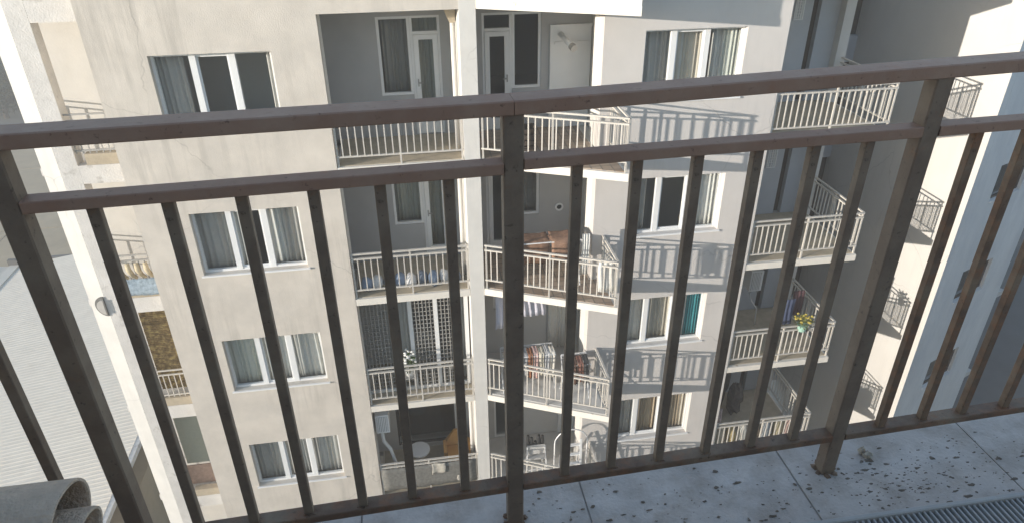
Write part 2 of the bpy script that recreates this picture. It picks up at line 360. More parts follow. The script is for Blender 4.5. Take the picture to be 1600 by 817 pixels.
# windows in the facade ------------------------------------------------
CUR = {'grey': cloth('grey', (0.57, 0.55, 0.51)), 'white': cloth('white', (0.66, 0.65, 0.61)), 'teal': cloth('teal', (0.05, 0.24, 0.27)),
       'tan': cloth('tan', (0.48, 0.38, 0.27)), 'sage': cloth('sage', (0.55, 0.56, 0.50)), 'beige': cloth('beige', (0.55, 0.50, 0.42)), 'slate': cloth('slate', (0.40, 0.385, 0.36))}
def facade_window(x0, x1, z0, z1, curtains, seed, splits=(0.335, 0.66), shut=None):
    y = D+0.13; fwid = 0.05
    m = MB(); m.box(x0, x1, y, y+0.07, z0, z0+fwid); m.box(x0, x1, y, y+0.07, z1-fwid, z1)
    m.box(x0, x0+fwid, y, y+0.07, z0+fwid, z1-fwid); m.box(x1-fwid, x1, y, y+0.07, z0+fwid, z1-fwid)
    xs = [x0+(x1-x0)*s for s in splits]
    for x in xs: m.box(x-0.055, x+0.055, y-0.012, y+0.075, z0+fwid*0.4, z1-fwid*0.4)
    w = m.build('window', PVC, A)
    e = [x0+fwid]+xs+[x1-fwid]
    for i in range(3):
        a, b = e[i]+(0.055 if i else 0), e[i+1]-(0.055 if i < 2 else 0)
        if i == 1:      # the sliding sash in the middle keeps its own slimmer frame
            s = MB(); t = 0.035
            s.box(a, b, y+0.02, y+0.05, z1-fwid-t, z1-fwid); s.box(a, b, y+0.02, y+0.05, z0+fwid, z0+fwid+t)
            s.box(a, a+t, y+0.02, y+0.05, z0+fwid+t, z1-fwid-t); s.box(b-t, b, y+0.02, y+0.05, z0+fwid+t, z1-fwid-t)
            s.build('sash', PVC, w)
        MB().box(a, b, y+0.031, y+0.037, z0+fwid, z1-fwid).build('pane', GLASS, w)
    MB().box(x0-0.04, x1+0.04, D-0.035, y+0.0, z0-0.035, z0-0.002).build('sill', PVC, w)
    for i, (s0, s1, c, folds, skew) in enumerate(curtains):
        curtain(w, x0+(x1-x0)*s0, x0+(x1-x0)*s1, z0-0.1, z1+0.05, y+0.17, CUR[c], folds, 0.03, skew, seed=seed*5+i)
    return w
LC = [[(0.0, 0.24, 'slate', 5, 0), (0.93, 1.02, 'grey', 3, 0)],
      [(-0.02, 0.37, 'slate', 6, 0), (0.36, 0.52, 'white', 4, 0.02), (0.62, 0.80, 'white', 4, 0.05), (0.80, 1.0, 'slate', 3, 0)],
      [(-0.02, 0.34, 'sage', 8, 0), (0.33, 0.72, 'white', 9, 0.06), (0.70, 1.02, 'white', 6, 0.12)],
      [(-0.02, 0.33, 'slate', 7, 0), (0.33, 0.58, 'grey', 6, 0.03), (0.58, 0.70, 'slate', 3, 0), (0.68, 1.02, 'grey', 7, 0.03)]]
RC = [[(-0.02, 0.30, 'slate', 6, 0), (0.30, 0.44, 'grey', 3, 0), (0.36, 0.62, 'beige', 5, 0), (0.72, 0.84, 'grey', 4, 0), (0.82, 1.02, 'sage', 5, 0)],
      [(0.64, 1.02, 'white', 8, 0.03), (-0.05, 0.20, 'slate', 4, 0)],
      [(-0.02, 0.32, 'grey', 6, 0), (0.34, 0.68, 'beige', 7, 0.03), (0.66, 0.84, 'grey', 4, 0), (0.80, 1.02, 'teal', 7, 0.03)],
      [(-0.02, 0.32, 'slate', 7, 0), (0.32, 0.66, 'tan', 7, 0), (0.64, 1.02, 'tan', 8, 0.02), (0.90, 1.02, 'beige', 3, 0)]]
for k in ROWS:
    facade_window(WL, WR, -4.274-3*k, -2.902-3*k, LC[k], k+1)
    facade_window(RL, RR, -4.177-3*k, -2.827-3*k, RC[k], k+11, splits=(0.30, 0.63))

# loggia windows and doors ----------------------------------------------
def glazed(parent, x0, x1, z0, z1, y, fwid=0.055, name='window', glass=GLASSD, bars=(), mt=PVC):
    m = MB(); m.box(x0, x1, y-0.02, y+0.06, z1-fwid, z1); m.box(x0, x1, y-0.02, y+0.06, z0, z0+fwid)
    m.box(x0, x0+fwid, y-0.02, y+0.06, z0+fwid, z1-fwid); m.box(x1-fwid, x1, y-0.02, y+0.06, z0+fwid, z1-fwid)
    for z in bars: m.box(x0+fwid, x1-fwid, y-0.015, y+0.055, z-0.04, z+0.04)
    w = m.build(name, mt, parent)
    MB().box(x0+fwid, x1-fwid, y+0.018, y+0.024, z0+fwid, z1-fwid).build('pane', glass, w)
    return w
def door(x0, x1, f, y, hinge, top=2.46, glass=GLASSD):
    zt = f+top; tr = f+2.12
    m = MB(); m.box(x0, x1, y-0.02, y+0.06, zt-0.05, zt); m.box(x0, x0+0.05, y-0.02, y+0.06, f+0.02, zt-0.05); m.box(x1-0.05, x1, y-0.02, y+0.06, f+0.02, zt-0.05)
    m.box(x0+0.05, x1-0.05, y-0.02, y+0.06, tr-0.03, tr+0.03)
    w = m.build('door', PVC, A)
    MB().box(x0+0.05, x1-0.05, y+0.018, y+0.024, tr+0.03, zt-0.05).build('transom_pane', glass, w)
    l = MB(); a, b = x0+0.055, x1-0.055; s = 0.10
    l.box(a, b, y-0.035, y+0.04, tr-0.03-s, tr-0.034); l.box(a, b, y-0.035, y+0.04, f+0.03, f+0.27)
    l.box(a, a+s, y-0.035, y+0.04, f+0.27, tr-0.03-s); l.box(b-s, b, y-0.035, y+0.04, f+0.27, tr-0.03-s)
    l.build('door_leaf', PVC, w)
    MB().box(a+s, b-s, y+0.0, y+0.006, f+0.27, tr-0.03-s).build('pane', glass, w)
    hx = a+0.05 if hinge > 0 else b-0.05
    h = MB(); h.bar((hx, y-0.05, f+1.05), (hx, y-0.05, f+1.2), 0.025, 0.025); h.bar((hx, y-0.06, f+1.12), (hx+0.10*hinge, y-0.06, f+1.12), 0.02, 0.02); h.build('handle', RAILG, w)
    return w
for k in (0, 1):
    f = F(k)
    w = glazed(A, -0.46, 0.198, f+0.88, f+2.46, BACK+0.05)
    curtain(w, -0.40, 0.18, f+0.8, f+2.5, BACK+0.30, CUR['slate' if k == 0 else 'sage'], 7, 0.03, seed=k)
    dd = door(0.202, 0.80, f, BACK+0.05, 1)
    curtain(dd, 0.24, 0.76, f+0.1, f+2.5, BACK+0.34, CUR['sage'], 5, 0.03, seed=k+4)
    door(1.65, 2.268, f, BACK+0.05, -1)
    w = glazed(A, 2.272, 2.88, f+0.90, f+2.46, BACK+0.05)
    if k == 1: curtain(w, 2.3, 2.86, f+0.8, f+2.5, BACK+0.30, CUR['slate'], 5, 0.03, seed=9)
# white store-room door at the sunny end, first row
f = F(0)
m = MB(); m.box(3.12, 3.93, BACK-0.05, BACK-0.002, f+0.016, f+2.13); wd = m.build('store_door', PVC, A)
m = MB(); m.box(3.06, 3.118, BACK-0.07, BACK-0.002, f+0.016, f+2.19); m.box(3.118, 3.94, BACK-0.07, BACK-0.002, f+2.132, f+2.19); m.build('door_frame', PVC, wd)
m = MB(); m.tube([(3.28, 14.54, f+2.0), (3.30, 14.05, f+1.96), (3.36, 13.88, f+1.90)], 0.055, 12); fl = m.build('flue_pipe', PVC, A, smooth=True)
MB().tube([(3.357, 13.885, f+1.902), (3.39, 13.79, f+1.87)], 0.075, 12).build('flue_cap', RAILG, fl)
MB().box(3.15, 3.92, 14.51, 14.545, f+1.80, f+1.85).build('door_rail', PVC, wd)
# round vents
for x, k in ((3.20, 1),):
    ring = MB()
    n = 16; c = Vector((3.36, BACK-0.03, F(1)+1.05))
    for i in range(n):
        a, b = 2*math.pi*i/n, 2*math.pi*(i+1)/n
        P = lambda r, t, y: c+Vector((r*math.cos(t), y, r*math.sin(t)))
        ring.hexa([P(0.06, a, 0), P(0.06, b, 0), P(0.10, b, 0), P(0.10, a, 0), P(0.06, a, 0.028), P(0.06, b, 0.028), P(0.10, b, 0.028), P(0.10, a, 0.028)])
    v = ring.build('round_vent', PVC, A)
    MB().tube([(3.36, BACK-0.012, F(1)+1.05), (3.36, BACK-0.004, F(1)+1.05)], 0.058, 14).build('vent_core', DARK, v)
# third row, left loggia: glazed screen with lattice blinds
f = F(2); y = 13.45
LAT = mat('pale_lattice', (0.30, 0.29, 0.27), 0.7)
m = MB()
for x in (-1.55, -0.72, -0.30, 0.28, 0.70, 0.98): m.box(x-0.045, x+0.045, y, y+0.07, f+0.02, f+2.82)
m.box(-1.595, 1.025, y+0.005, y+0.065, f+2.70, f+2.815); m.box(-1.595, 1.025, y+0.005, y+0.065, f+0.015, f+0.10)
gs = m.build('glazed_screen', PVC, A)
for x0, x1, lat in ((-1.505, -0.765, True), (-0.675, -0.345, False), (-0.255, 0.235, True), (0.325, 0.655, True), (0.745, 0.935, False)):
    MB().box(x0, x1, y+0.03, y+0.036, f+0.10, f+2.70).build('pane', GLASSD, gs)
    if lat:
        m = MB(); n = max(3, round((x1-x0)/0.085))
        for i in range(n+1): xx = x0+(x1-x0)*i/n; m.box(xx-0.010, xx+0.010, y+0.006, y+0.014, f+0.12, f+2.68)
        for j in range(22): zz = f+0.2+j*0.113; m.box(x0, x1, y+0.015, y+0.022, zz-0.010, zz+0.010)
        m.build('lattice_blind', LAT, gs)
    else:
        curtain(gs, x0-0.02, x1+0.02, f+0.1, f+2.7, y+0.2, CUR['grey'], 4, 0.02, seed=int(x0*10))
# fourth row: dark window, right loggia doors
f = F(3)
glazed(A, -0.95, 0.62, f+0.12, f+2.62, BACK+0.05, fwid=0.03, glass=GLASSD, mt=BROWN)
MB().box(-1.1, 0.75, BACK+0.5, BACK+0.52, f, f+2.8).build('inner_panel', BROWN, A)  # dark brown panel set behind the glass
glazed(A, 1.70, 2.25, f+0.02, f+2.3, BACK+0.05)
f = F(2)
glazed(A, 1.75, 2.85, f+1.35, f+2.3, BACK+0.05)
w = glazed(A, 3.12, 3.85, f+0.02, f+2.2, BACK+0.05, glass=GLASS)
curtain(w, 3.14, 3.83, f+0.05, f+2.15, BACK-0.08, CUR['white'], 6, 0.03, seed=21)
MB().box(3.5, 3.95, BACK-0.05, BACK-0.003, F(3)+0.016, F(3)+2.1).build('store_door', PVC, A)
# downpipe with its funnel in the sunny corner of the left loggias
for k in ROWS:
    f = F(k)
    m = MB(); m.tube([(0.985, 13.62, f+0.02), (0.985, 13.62, f+2.6)], 0.045, 10); dp = m.build('downpipe', WHITE, A, smooth=True)
    if k == 0:
        m = MB(); m.loft([(0.80, 13.5, f+2.82), (1.05, 13.5, f+2.82), (1.05, 13.74, f+2.82), (0.80, 13.74, f+2.82)], [(0.93, 13.57, f+2.5), (1.04, 13.57, f+2.5), (1.04, 13.67, f+2.5), (0.93, 13.67, f+2.5)])
        m.build('funnel', KERB, dp)

# balcony railings --------------------------------------------------------
def railing(pts, f, mt=RAILW, joined=(), low=0.22, top=1.06, step=0.13, post=1.3, endpost=True):
    m = MB(); bars = []
    for i in range(len(pts)-1):
        a = Vector((*pts[i], 0)); b = Vector((*pts[i+1], 0)); L = (b-a).length; dr = (b-a)/L
        for h in (top, top-0.11, low):
            m.bar(a+Vector((0, 0, f+h)), b+Vector((0, 0, f+h)), 0.045, 0.032 if h != low else 0.028)
        n = max(1, round(L/post))
        for j in range(n+1):
            if j == n and i < len(pts)-2: continue
            q = a+dr*min(max(L*j/n, 0.03), L-0.03); m.box(q.x-0.017, q.x+0.017, q.y-0.017, q.y+0.017, f, f+top-0.015)
        nb = int(L/step)
        for j in range(1, nb):
            q = a+dr*(L*j/nb)
            if i in joined: m.box(q.x-0.011, q.x+0.011, q.y-0.011, q.y+0.011, f+low+0.014, f+top-0.126)
            else: bars.append((q, math.atan2(dr.y, dr.x)))
    o = m.build('balcony_railing', mt, A)
    key = 'baluster_%.2f' % (top-low)
    me = bpy.data.meshes.get(key)
    if me is None:
        b = MB(); b.box(-0.011, 0.011, -0.010, 0.010, 0, top-low-0.14)
        me = bpy.data.meshes.new(key); me.from_pydata(b.v, [], b.f); me.materials.append(mt)
    for q, a in bars: child_copy('baluster', me, o, (q.x, q.y, f+low+0.014), (0, 0, a))
    return o
for k in ROWS:
    f = F(k)
    railing([(-1.40, D+0.05), (1.055, D+0.05)], f, low=0.20)
    railing([(1.40, D-0.0), (3.98, 11.80), (3.98, D-0.01)], f)
    railing([(7.45, 13.05), (10.15, 13.05), (10.15, 15.38)], f, joined=(1,))
# right-hand corner balconies
for k in range(-1, 5):
    f = F(k)
    MB().box(7.437, 10.19, 13.0, 15.395, f-0.16, f).build('balcony_slab', SLABW, A)
    MB().box(7.46, 10.14, 13.09, 15.38, f+0.002, f+0.012).build('floor_covering', KERB, A)
    m = MB(); m.box(7.437, 9.30, 15.4, 15.6, f, f+2.84); m.box(9.50, 10.2, 15.4, 15.6, f, f+2.84); m.build('recess_wall', DARKREC, A)
    MB().box(9.30, 9.50, 15.55, 15.6, f, f+2.84).build('recess_strip', BROWN, A)  # narrow dark brown strip filling the gap in the recess wall
    MB().box(9.98, 10.22, 15.18, 15.397, f+0.001, f+2.838).build('corner_pillar', LIGHTGREY, A)
    MB().box(7.437, 10.2, 15.4, 19.2, f-0.16, f-0.002).build('floor_slab', INT, A)
    m = MB(); m.box(10.2, 12.55, 19.2, 19.4, f-0.16, f+2.84); m.box(12.55, 13.19, 19.2, 19.4, f-0.16, f+0.6); m.build('court_wall', DARKREC, A)
    MB().box(12.55, 13.19, 19.35, 19.4, f+0.6, f+2.84).build('court_window', BROWN, A)
MB().box(10.0, 10.2, 15.6, 19.2, GZ, TOP).build('recess_side_wall', DARKREC, A)
# louvred vents and grilles on the recess wall
def grille(x0, x1, z0, z1, y):
    m = MB(); m.box(x0, x1, y-0.03, y-0.002, z0, z0+0.025); m.box(x0, x1, y-0.03, y-0.002, z1-0.025, z1); m.box(x0, x0+0.025, y-0.03, y-0.002, z0+0.025, z1-0.025); m.box(x1-0.025, x1, y-0.03, y-0.002, z0+0.025, z1-0.025)
    o = m.build('vent_grille', PVC, A)
    for i in range(1, 4): xx = x0+(x1-x0)*i/4; MB().box(xx-0.012, xx+0.012, y-0.028, y-0.004, z0+0.025, z1-0.025).build('grille_bar', PVC, o)
    for j in range(1, 8): zz = z0+(z1-z0)*j/8; MB().box(x0+0.025, x1-0.025, y-0.022, y-0.008, zz-0.01, zz+0.01).build('grille_bar', PVC, o)
grille(8.86, 9.10, -6.85, -6.30, 15.4); grille(8.86, 9.08, -3.25, -2.72, 15.4)

# left corner balconies ----------------------------------------------------
MB().box(-6.61, -6.27, 13.65, 13.95, GZ, TOP).build('corner_column', CONC, A)
MB().prism([(-6.612, 13.65), (-6.612, 13.95), (-6.965, 14.05), (-6.965, 13.746)], GZ, TOP).build('corner_column', WHITE, A)
MB().box(-7.15, -5.252, 14.9, 15.1, GZ, TOP).build('balcony_back_wall', WHITE, A)
for k in range(-1, 5):
    f = F(k)
    MB().box(-6.268, -5.252, 13.65, 13.85, f-0.25, f+0.12).build('beam', CONC, A)
    MB().box(-7.1, -5.252, 13.96, 14.898, f-0.16, f).build('balcony_slab', CONC, A)
    MB().box(-6.1, -5.252, 13.66, 13.82, f+0.122, f+0.34).build('kerb', KERB, A)
    if k in ROWS:
        m = MB(); mm = MB()
        for h in (1.1, 0.98, 0.40): m.bar((-6.26, 13.72, f+h), (-5.26, 13.72, f+h), 0.03, 0.03); mm.bar((-6.94, 14.07, f+h-0.02), (-6.94, 14.88, f+h-0.02), 0.03, 0.03)
        for i in range(9): x = -6.24+i*0.12; m.box(x-0.009, x+0.009, 13.711, 13.729, f+0.34, f+0.98)
        for i in range(6): yy = 14.15+i*0.13; mm.box(-6.949, -6.931, yy-0.009, yy+0.009, f, f+0.96)
        mm.build('side_railing', RAILG, A)
        if k != 3: m.build('balcony_railing', RAILW if k > 1 else RAILG, A)
# reed blind, third row
f = F(1)
m = MB()
for i in range(45):
    z = F(2)+0.40+i*0.05; m.tube([(-6.20, 14.0+0.006*math.sin(i*1.7), z), (-5.27, 14.0+0.006*math.cos(i*2.3), z)], 0.026, 6)
REED = mat('reed', (0.26, 0.18, 0.08), 0.9, 0.5, 9, stain=(0.50, 0.38, 0.16), stain_scale=9, stain_lo=0.5, stain_hi=0.62)
tag(m.build('reed_blind', REED, None, at=(-5.7, 14.0, F(2)+0.40)), 'golden reed blind hanging in the narrow balcony at the left end of the facade', 'blind')
m = MB(); f = F(3)
m.box(-6.20, -5.27, 14.0, 14.05, f+0.95, f+2.6); tag(m.build('roller_blind', cloth('moss', (0.25, 0.27, 0.23)), None, at=(-5.7, 14.0, f+1)), 'grey green blind above a pinkish board in the lowest narrow balcony on the left', 'blind')
m = MB(); m.box(-6.22, -5.26, 13.93, 13.97, f+0.30, f+0.92); tag(m.build('balcony_board', cloth('pink_board', (0.40, 0.28, 0.22), 0.2), None, at=(-5.7, 13.95, f+0.3)), 'pinkish brown board closing the lowest narrow balcony on the left', 'board')

# ------------------------------------------------------------------ the neighbouring wing on the right
B = empty('apartment_building', (14.5, 16.0, GZ), 'plain tall wing at the right, one face sunlit cream and one shaded blue grey', 'building')
CX, CY, BA = 13.2, 13.53, R(22.5)
MB().box(13.2, 13.45, CY+0.5, 26, GZ, TOP+2).build('sunlit_wall', WINGW, B)
m = MB(); m.prism([(13.2, CY), (CX+math.cos(BA)*0.25, CY+math.sin(BA)*0.25), (13.45, CY+0.5), (13.2, CY+0.5)], GZ, TOP+2); m.m[-1] = 1; m.build('corner', [BLUEW, WINGW], B)
bw = []
for k in range(-1, 5): bw.append((1.10, 2.56, -7.55-3*k, -6.59-3*k))
holed_wall((CX+0.002, CY), BA, 0.25, 3.75, GZ, TOP+2, 0.25, bw).build('shaded_wall', BLUEW, B)
ca, sa = math.cos(BA), math.sin(BA)
def bp(s, dp, z): return (CX+ca*s-sa*dp, CY+sa*s+ca*dp, z)
def bbox(m, s0, s1, d0, d1, z0, z1):
    return m.hexa([bp(s0, d0, z0), bp(s1, d0, z0), bp(s1, d1, z0), bp(s0, d1, z0), bp(s0, d0, z1), bp(s1, d0, z1), bp(s1, d1, z1), bp(s0, d1, z1)])
for h in bw:
    m = MB(); w_ = 0.05
    bbox(m, h[0], h[1], 0.08, 0.14, h[2], h[2]+w_); bbox(m, h[0], h[1], 0.08, 0.14, h[3]-w_, h[3]); bbox(m, h[0], h[0]+w_, 0.08, 0.14, h[2]+w_, h[3]-w_); bbox(m, h[1]-w_, h[1], 0.08, 0.14, h[2]+w_, h[3]-w_)
    w = m.build('window', BROWN, B)
    bbox(MB(), h[0]+w_, h[1]-w_, 0.105, 0.112, h[2]+w_, h[3]-w_).build('pane', GLASSD, w)
    bbox(MB(), h[0], h[1], -0.03, 0.08, h[2]-0.03, h[2]-0.002).build('sill', BLUEW, w)
    bbox(MB(), h[0]-0.1, h[1]+0.1, 0.6, 0.65, h[2]-0.3, h[3]+0.2).build('room_dark', DARK, w)  # near-black panel: the unlit room's darkness put into its colour
bbox(MB(), 3.752, 4.4, 0.45, 0.6, GZ, TOP+2).build('recess_wall', BROWN, B)
for k in range(-1, 5):
    z = F(k); bbox(MB(), 3.752, 4.15, 0.02, 0.448, z-0.16, z).build('balcony_slab', LIGHTGREY, B)
MB().box(13.2, 16.4, 15.2, 26, TOP+2, TOP+2.2).build('roof', CONC, B)
bbox(MB(), 3.5, 3.75, 0.251, 8, GZ, TOP+2).build('end_wall', BLUEW, B)

# ------------------------------------------------------------------ shed with corrugated roof, low on the left
S = empty('shed', (-15, 24, GZ), 'long low shed with a white corrugated metal roof beside the apartment block', 'shed')
def roof_z(x): return -17.2-(x+10.1)*(-1)*0.155
rib = 0.20; y0, y1 = 9.0, 36.6; n = int((y1-y0)/rib)
m = MB()
prof = [(0, 0), (0.10, 0), (0.13, 0.012), (0.17, 0.012)]
ys = []
for i in range(n):
    for a, b in prof: ys.append((y0+i*rib+a, b))
ys.append((y0+n*rib, 0))
nb = len(m.v)
for (yy, h) in ys:
    for x in (-10.1, -15.8, -21.6): m.v.append((x, yy, roof_z(x)+h))
for i in range(len(ys)-1):
    for j in range(2):
        a = nb+i*3+j; m.face((a, a+3, a+4, a+1))
rs = m.build('roof_sheet', METALW, S)
md = rs.modifiers.new('thick', 'SOLIDIFY'); md.thickness = 0.01
m = MB(); m.prism([(-10.4, y0+0.3), (-10.4, y1-0.3), (-21.4, y1-0.3), (-21.4, y0+0.3)], GZ, -19.15); m.build('wall', YARD, S)
m = MB(); m.bar((-10.02, y0, roof_z(-10.1)-0.08), (-10.02, y1, roof_z(-10.1)-0.08), 0.18, 0.14); m.bar((-9.9, y0, roof_z(-10.1)-0.02), (-9.9, y1, roof_z(-10.1)-0.02), 0.03, 0.2); m.build('gutter', CONC, S)
m = MB(); m.bar((-21.6, y0, roof_z(-21.6)+0.06), (-21.6, y1, roof_z(-21.6)+0.06), 0.5, 0.10); m.build('valley_flashing', METALW, S)
m = MB(); m.hexa([(-21.9, y0, roof_z(-21.6)), (-21.9, y1, roof_z(-21.6)), (-32, y1, -18), (-32, y0, -18), (-21.9, y0, roof_z(-21.6)+0.05), (-21.9, y1, roof_z(-21.6)+0.05), (-32, y1, -17.95), (-32, y0, -17.95)]); m.build('second_roof', METALW, S)
m = MB(); m.box(-21.9, -10.3, y1+0.02, y1+0.25, GZ, -18.6); m.build('end_wall', GROUND, S)

# ------------------------------------------------------------------ trees behind the shed
BARK = mat('bark', (0.10, 0.075, 0.055), 0.95, 0.2, 6)
def leaf_mat(n, c): return mat(n, c, 0.8, 0.35, 0.8, spec=0.2)
LEAF = [leaf_mat('leaf_dark', (0.055, 0.065, 0.03)), leaf_mat('leaf_olive', (0.09, 0.085, 0.04))]
def tree(x, y, h, r, label, seed):
    rnd = random.Random(seed); t = empty('tree', (x, y, GZ), label, 'tree', 'trees beyond the shed')
    m = MB(); m.tube([(x, y, GZ), (x+0.2, y, GZ+h*0.3), (x, y+0.2, GZ+h*0.6)], [0.28, 0.2, 0.1], 8)
    tips = []
    for i in range(9):
        a = i*2.4; z0 = GZ+h*(0.28+0.035*i); e = (x+math.cos(a)*r*0.7, y+math.sin(a)*r*0.7, z0+h*0.2)
        m.tube([(x, y, z0), ((x+e[0])/2, (y+e[1])/2, z0+h*0.12), e], [0.10, 0.06, 0.02], 5)
    m.build('trunk', BARK, t)
    c = MB(); clumps = [(x+rnd.gauss(0, r*0.42), y+rnd.gauss(0, r*0.42), GZ+h*0.50+rnd.gauss(0, h*0.20), rnd.uniform(0.5, 1.0)*r*0.42) for _ in range(34)]
    for cx_, cy_, cz_, cr in clumps:
        c.mi = rnd.randint(0, 1)
        for _ in range(150):
            v = Vector((rnd.gauss(0, 1), rnd.gauss(0, 1), rnd.gauss(0, 0.8))).normalized()*cr*rnd.uniform(0.5, 1.05)
            p = Vector((cx_, cy_, cz_))+v; a = Vector((rnd.uniform(-1, 1), rnd.uniform(-1, 1), rnd.uniform(-0.6, 0.6))).normalized()*0.24
            b = a.cross(Vector((rnd.uniform(-1, 1), rnd.uniform(-1, 1), 1))).normalized()*0.13
            n = len(c.v); c.v += [tuple(p-a), tuple(p+b), tuple(p+a), tuple(p-b)]; c.face((n, n+1, n+2, n+3))
    c.build('crown', LEAF, t)
for i, (x, y, h, r, lb) in enumerate([(-42.6, 81, 6.2, 4.0, 'bushy dark tree nearest the left column, beyond the concrete yard'), (-46, 86, 7.0, 4.6, 'taller dark tree at the left picture edge above the yard'),
                                      (-50, 93, 7.5, 5.0, 'olive tree furthest back at the left picture edge'), (-47, 91.5, 7.0, 5.0, 'low olive tree half hidden by the left corner column')]):
    tree(x, y, h, r, lb, 50+i)

# ------------------------------------------------------------------ things on the balconies
def ac_unit(x0, x1, y0, y1, z0, z1, label):
    a = empty('air_conditioner', ((x0+x1)/2, (y0+y1)/2, z0), label, 'air conditioner')
    MB().box(x0, x1, y0, y1, z0, z1).build('casing', PVC, a)
    m = MB(); t = 0.04
    m.box(x0+t, x1-t, y0-0.006, y0-0.001, z0+t, z1-t); m.build('grille_back', RAILG, a)
    for i in range(6):
        xx = x0+t+(x1-x0-2*t)*(i+0.5)/6; MB().box(xx-0.011, xx+0.011, y0-0.022, y0-0.007, z0+t, z1-t).build('louvre', PVC, a)
    m = MB(); m.box(x0+0.05, x0+0.09, y0+0.02, y1, z0-0.05, z0-0.002); m.box(x1-0.09, x1-0.05, y0+0.02, y1, z0-0.05, z0-0.002); m.build('bracket', RAILG, a)
ac_unit(-1.36, -1.04, 13.16, 13.62, F(3)+2.0, F(3)+2.55, 'white air conditioner unit high on the wall of the lowest loggia left of the pillar')
ac_unit(8.66, 9.0, 14.75, 15.36, F(2)+1.05, F(2)+1.66, 'white air conditioner unit on the shaded right corner balcony above the flower pot railing')
def hose(name, pts, r, mt, label, cat):
    tag(MB().tube(pts, r, 8).build(name, mt, None, smooth=True, at=pts[-1]), label, cat)
hose('drain_hose', [(-1.26, 13.4, F(3)+1.92), (-1.24, 13.4, F(3)+1.5), (-1.1, 13.42, F(3)+1.2), (-1.02, 13.46, F(3)+0.7), (-1.05, 13.46, F(3)+0.3), (-1.0, 13.46, F(3)+0.03)], 0.045, PVC, 'white flexible pipe hanging below the air conditioner in the lowest left loggia', 'pipe')
hose('drain_hose', [(8.68, 14.72, F(2)+1.0), (8.75, 14.68, F(2)+0.8), (8.92, 14.65, F(2)+0.55), (8.95, 14.65, F(2)+0.02)], 0.02, PVC, 'thin white hose under the air conditioner on the shaded corner balcony', 'pipe')

def four_legs(m, cx_, cy_, w, dpt, z0, z1, t=0.03):
    for sx in (-1, 1):
        for sy in (-1, 1): m.bar((cx_+sx*w/2, cy_+sy*dpt/2, z0), (cx_+sx*w/2*0.9, cy_+sy*dpt/2*0.9, z1), t, t)
# orange armchair, round table, screen cloth: lowest loggia on the left
f = F(3)+0.014
ORNG = cloth('orange', (0.45, 0.24, 0.07))
c = empty('armchair', (0.62, 13.9, f), 'orange cushioned armchair in the lowest loggia left of the pillar', 'armchair')
MB().prism([(0.34, 13.62), (0.88, 13.62), (0.90, 14.2), (0.32, 14.2)], f+0.30, f+0.44).build('seat', ORNG, c)
m = MB(); m.loft([(0.25, 14.05, f+0.46), (0.95, 14.05, f+0.46), (0.95, 14.22, f+0.46), (0.25, 14.22, f+0.46)], [(0.55, 14.2, f+0.82), (0.78, 14.2, f+0.82), (0.78, 14.28, f+0.82), (0.55, 14.28, f+0.82)]); m.build('backrest', ORNG, c)
for sx in (0.24, 0.90): MB().box(sx, sx+0.08, 13.62, 14.1, f+0.462, f+0.62).build('armrest', ORNG, c)
for sx in (0.34, 0.88):
    for sy in (13.68, 14.12): MB().bar((sx, sy, f), (sx, sy, f+0.3), 0.04, 0.04).build('leg', BROWN, c)
c = empty('round_table', (-0.40, 13.85, f), 'small white round table beside the orange armchair', 'table')
m = MB(); m.tube([(-0.40, 13.85, f+0.60), (-0.40, 13.85, f+0.64)], 0.28, 20); m.build('table_top', PVC, c)
m = MB(); m.tube([(-0.40, 13.85, f+0.03), (-0.40, 13.85, f+0.6)], 0.03, 8); m.build('stem', RAILG, c)
m = MB(); m.tube([(-0.40, 13.85, f), (-0.40, 13.85, f+0.03)], 0.2, 14); m.build('base', RAILG, c)
def drape(name, x0, x1, z0, z1, y, mt, label, cat, group=None, folds=3, amp=0.012, slope=0.0, at=None):
    rnd = random.Random(int((x0+z0)*1000)); p_ = rnd.uniform(0, 6)
    fn = lambda u, v: (x0+(x1-x0)*u+0.01*math.sin(v*5+p_), y+slope*u+amp*math.sin(u*folds*6.28+p_+v*1.5), z0+(z1-z0)*v+0.012*(1-v)*math.sin(u*9+p_))
    return tag(MB().sheet(fn, 14, 5, (0, 0.008, 0)).build(name, mt, None, smooth=True, at=((x0+x1)/2, y, z0)), label, cat, group)
def over(name, x0, x1, y, z, front, top, back, mt, label, cat, group=None):
    rnd = random.Random(int((x0+z)*1000)); p_ = rnd.uniform(0, 6); L = front+top+back
    def fn(u, v):
        t = v*L; wob = 0.012*math.sin(u*9+p_)+0.008*math.sin(u*17+p_*2)
        x = x0+(x1-x0)*u+0.008*math.sin(v*7+p_)
        if t < front: return (x, y+wob, z-front+t+0.01*math.sin(u*6+p_)*(1-t/front))
        if t < front+top: return (x, y+(t-front)+wob*0.3, z+0.012+0.3*wob)
        return (x, y+top+wob, z-(t-front-top))
    return tag(MB().sheet(fn, 10, 14, (0.004, 0.005, 0.006)).build(name, mt, None, smooth=True, at=((x0+x1)/2, y, z-front)), label, cat, group)
drape('balcony_screen', -1.36, 1.02, F(3)+0.18, F(3)+0.92, D+0.005, cloth('net_grey', (0.17, 0.165, 0.15), 0.3), 'grey screen cloth tied behind the lowest balcony railing left of the pillar', 'screen', folds=6)
for x, z, w, lb in ((-0.10, F(3)+0.62, 0.34, 'larger white checked cloth square on the grey balcony screen'), (0.52, F(3)+0.30, 0.18, 'smaller white cloth square low on the grey balcony screen')):
    drape('cloth_square', x, x+w, z, z+w, D-0.03, cloth('chalk2', (0.45, 0.42, 0.36), 0.25), lb, 'cloth', 'cloth squares on the screen', folds=1)
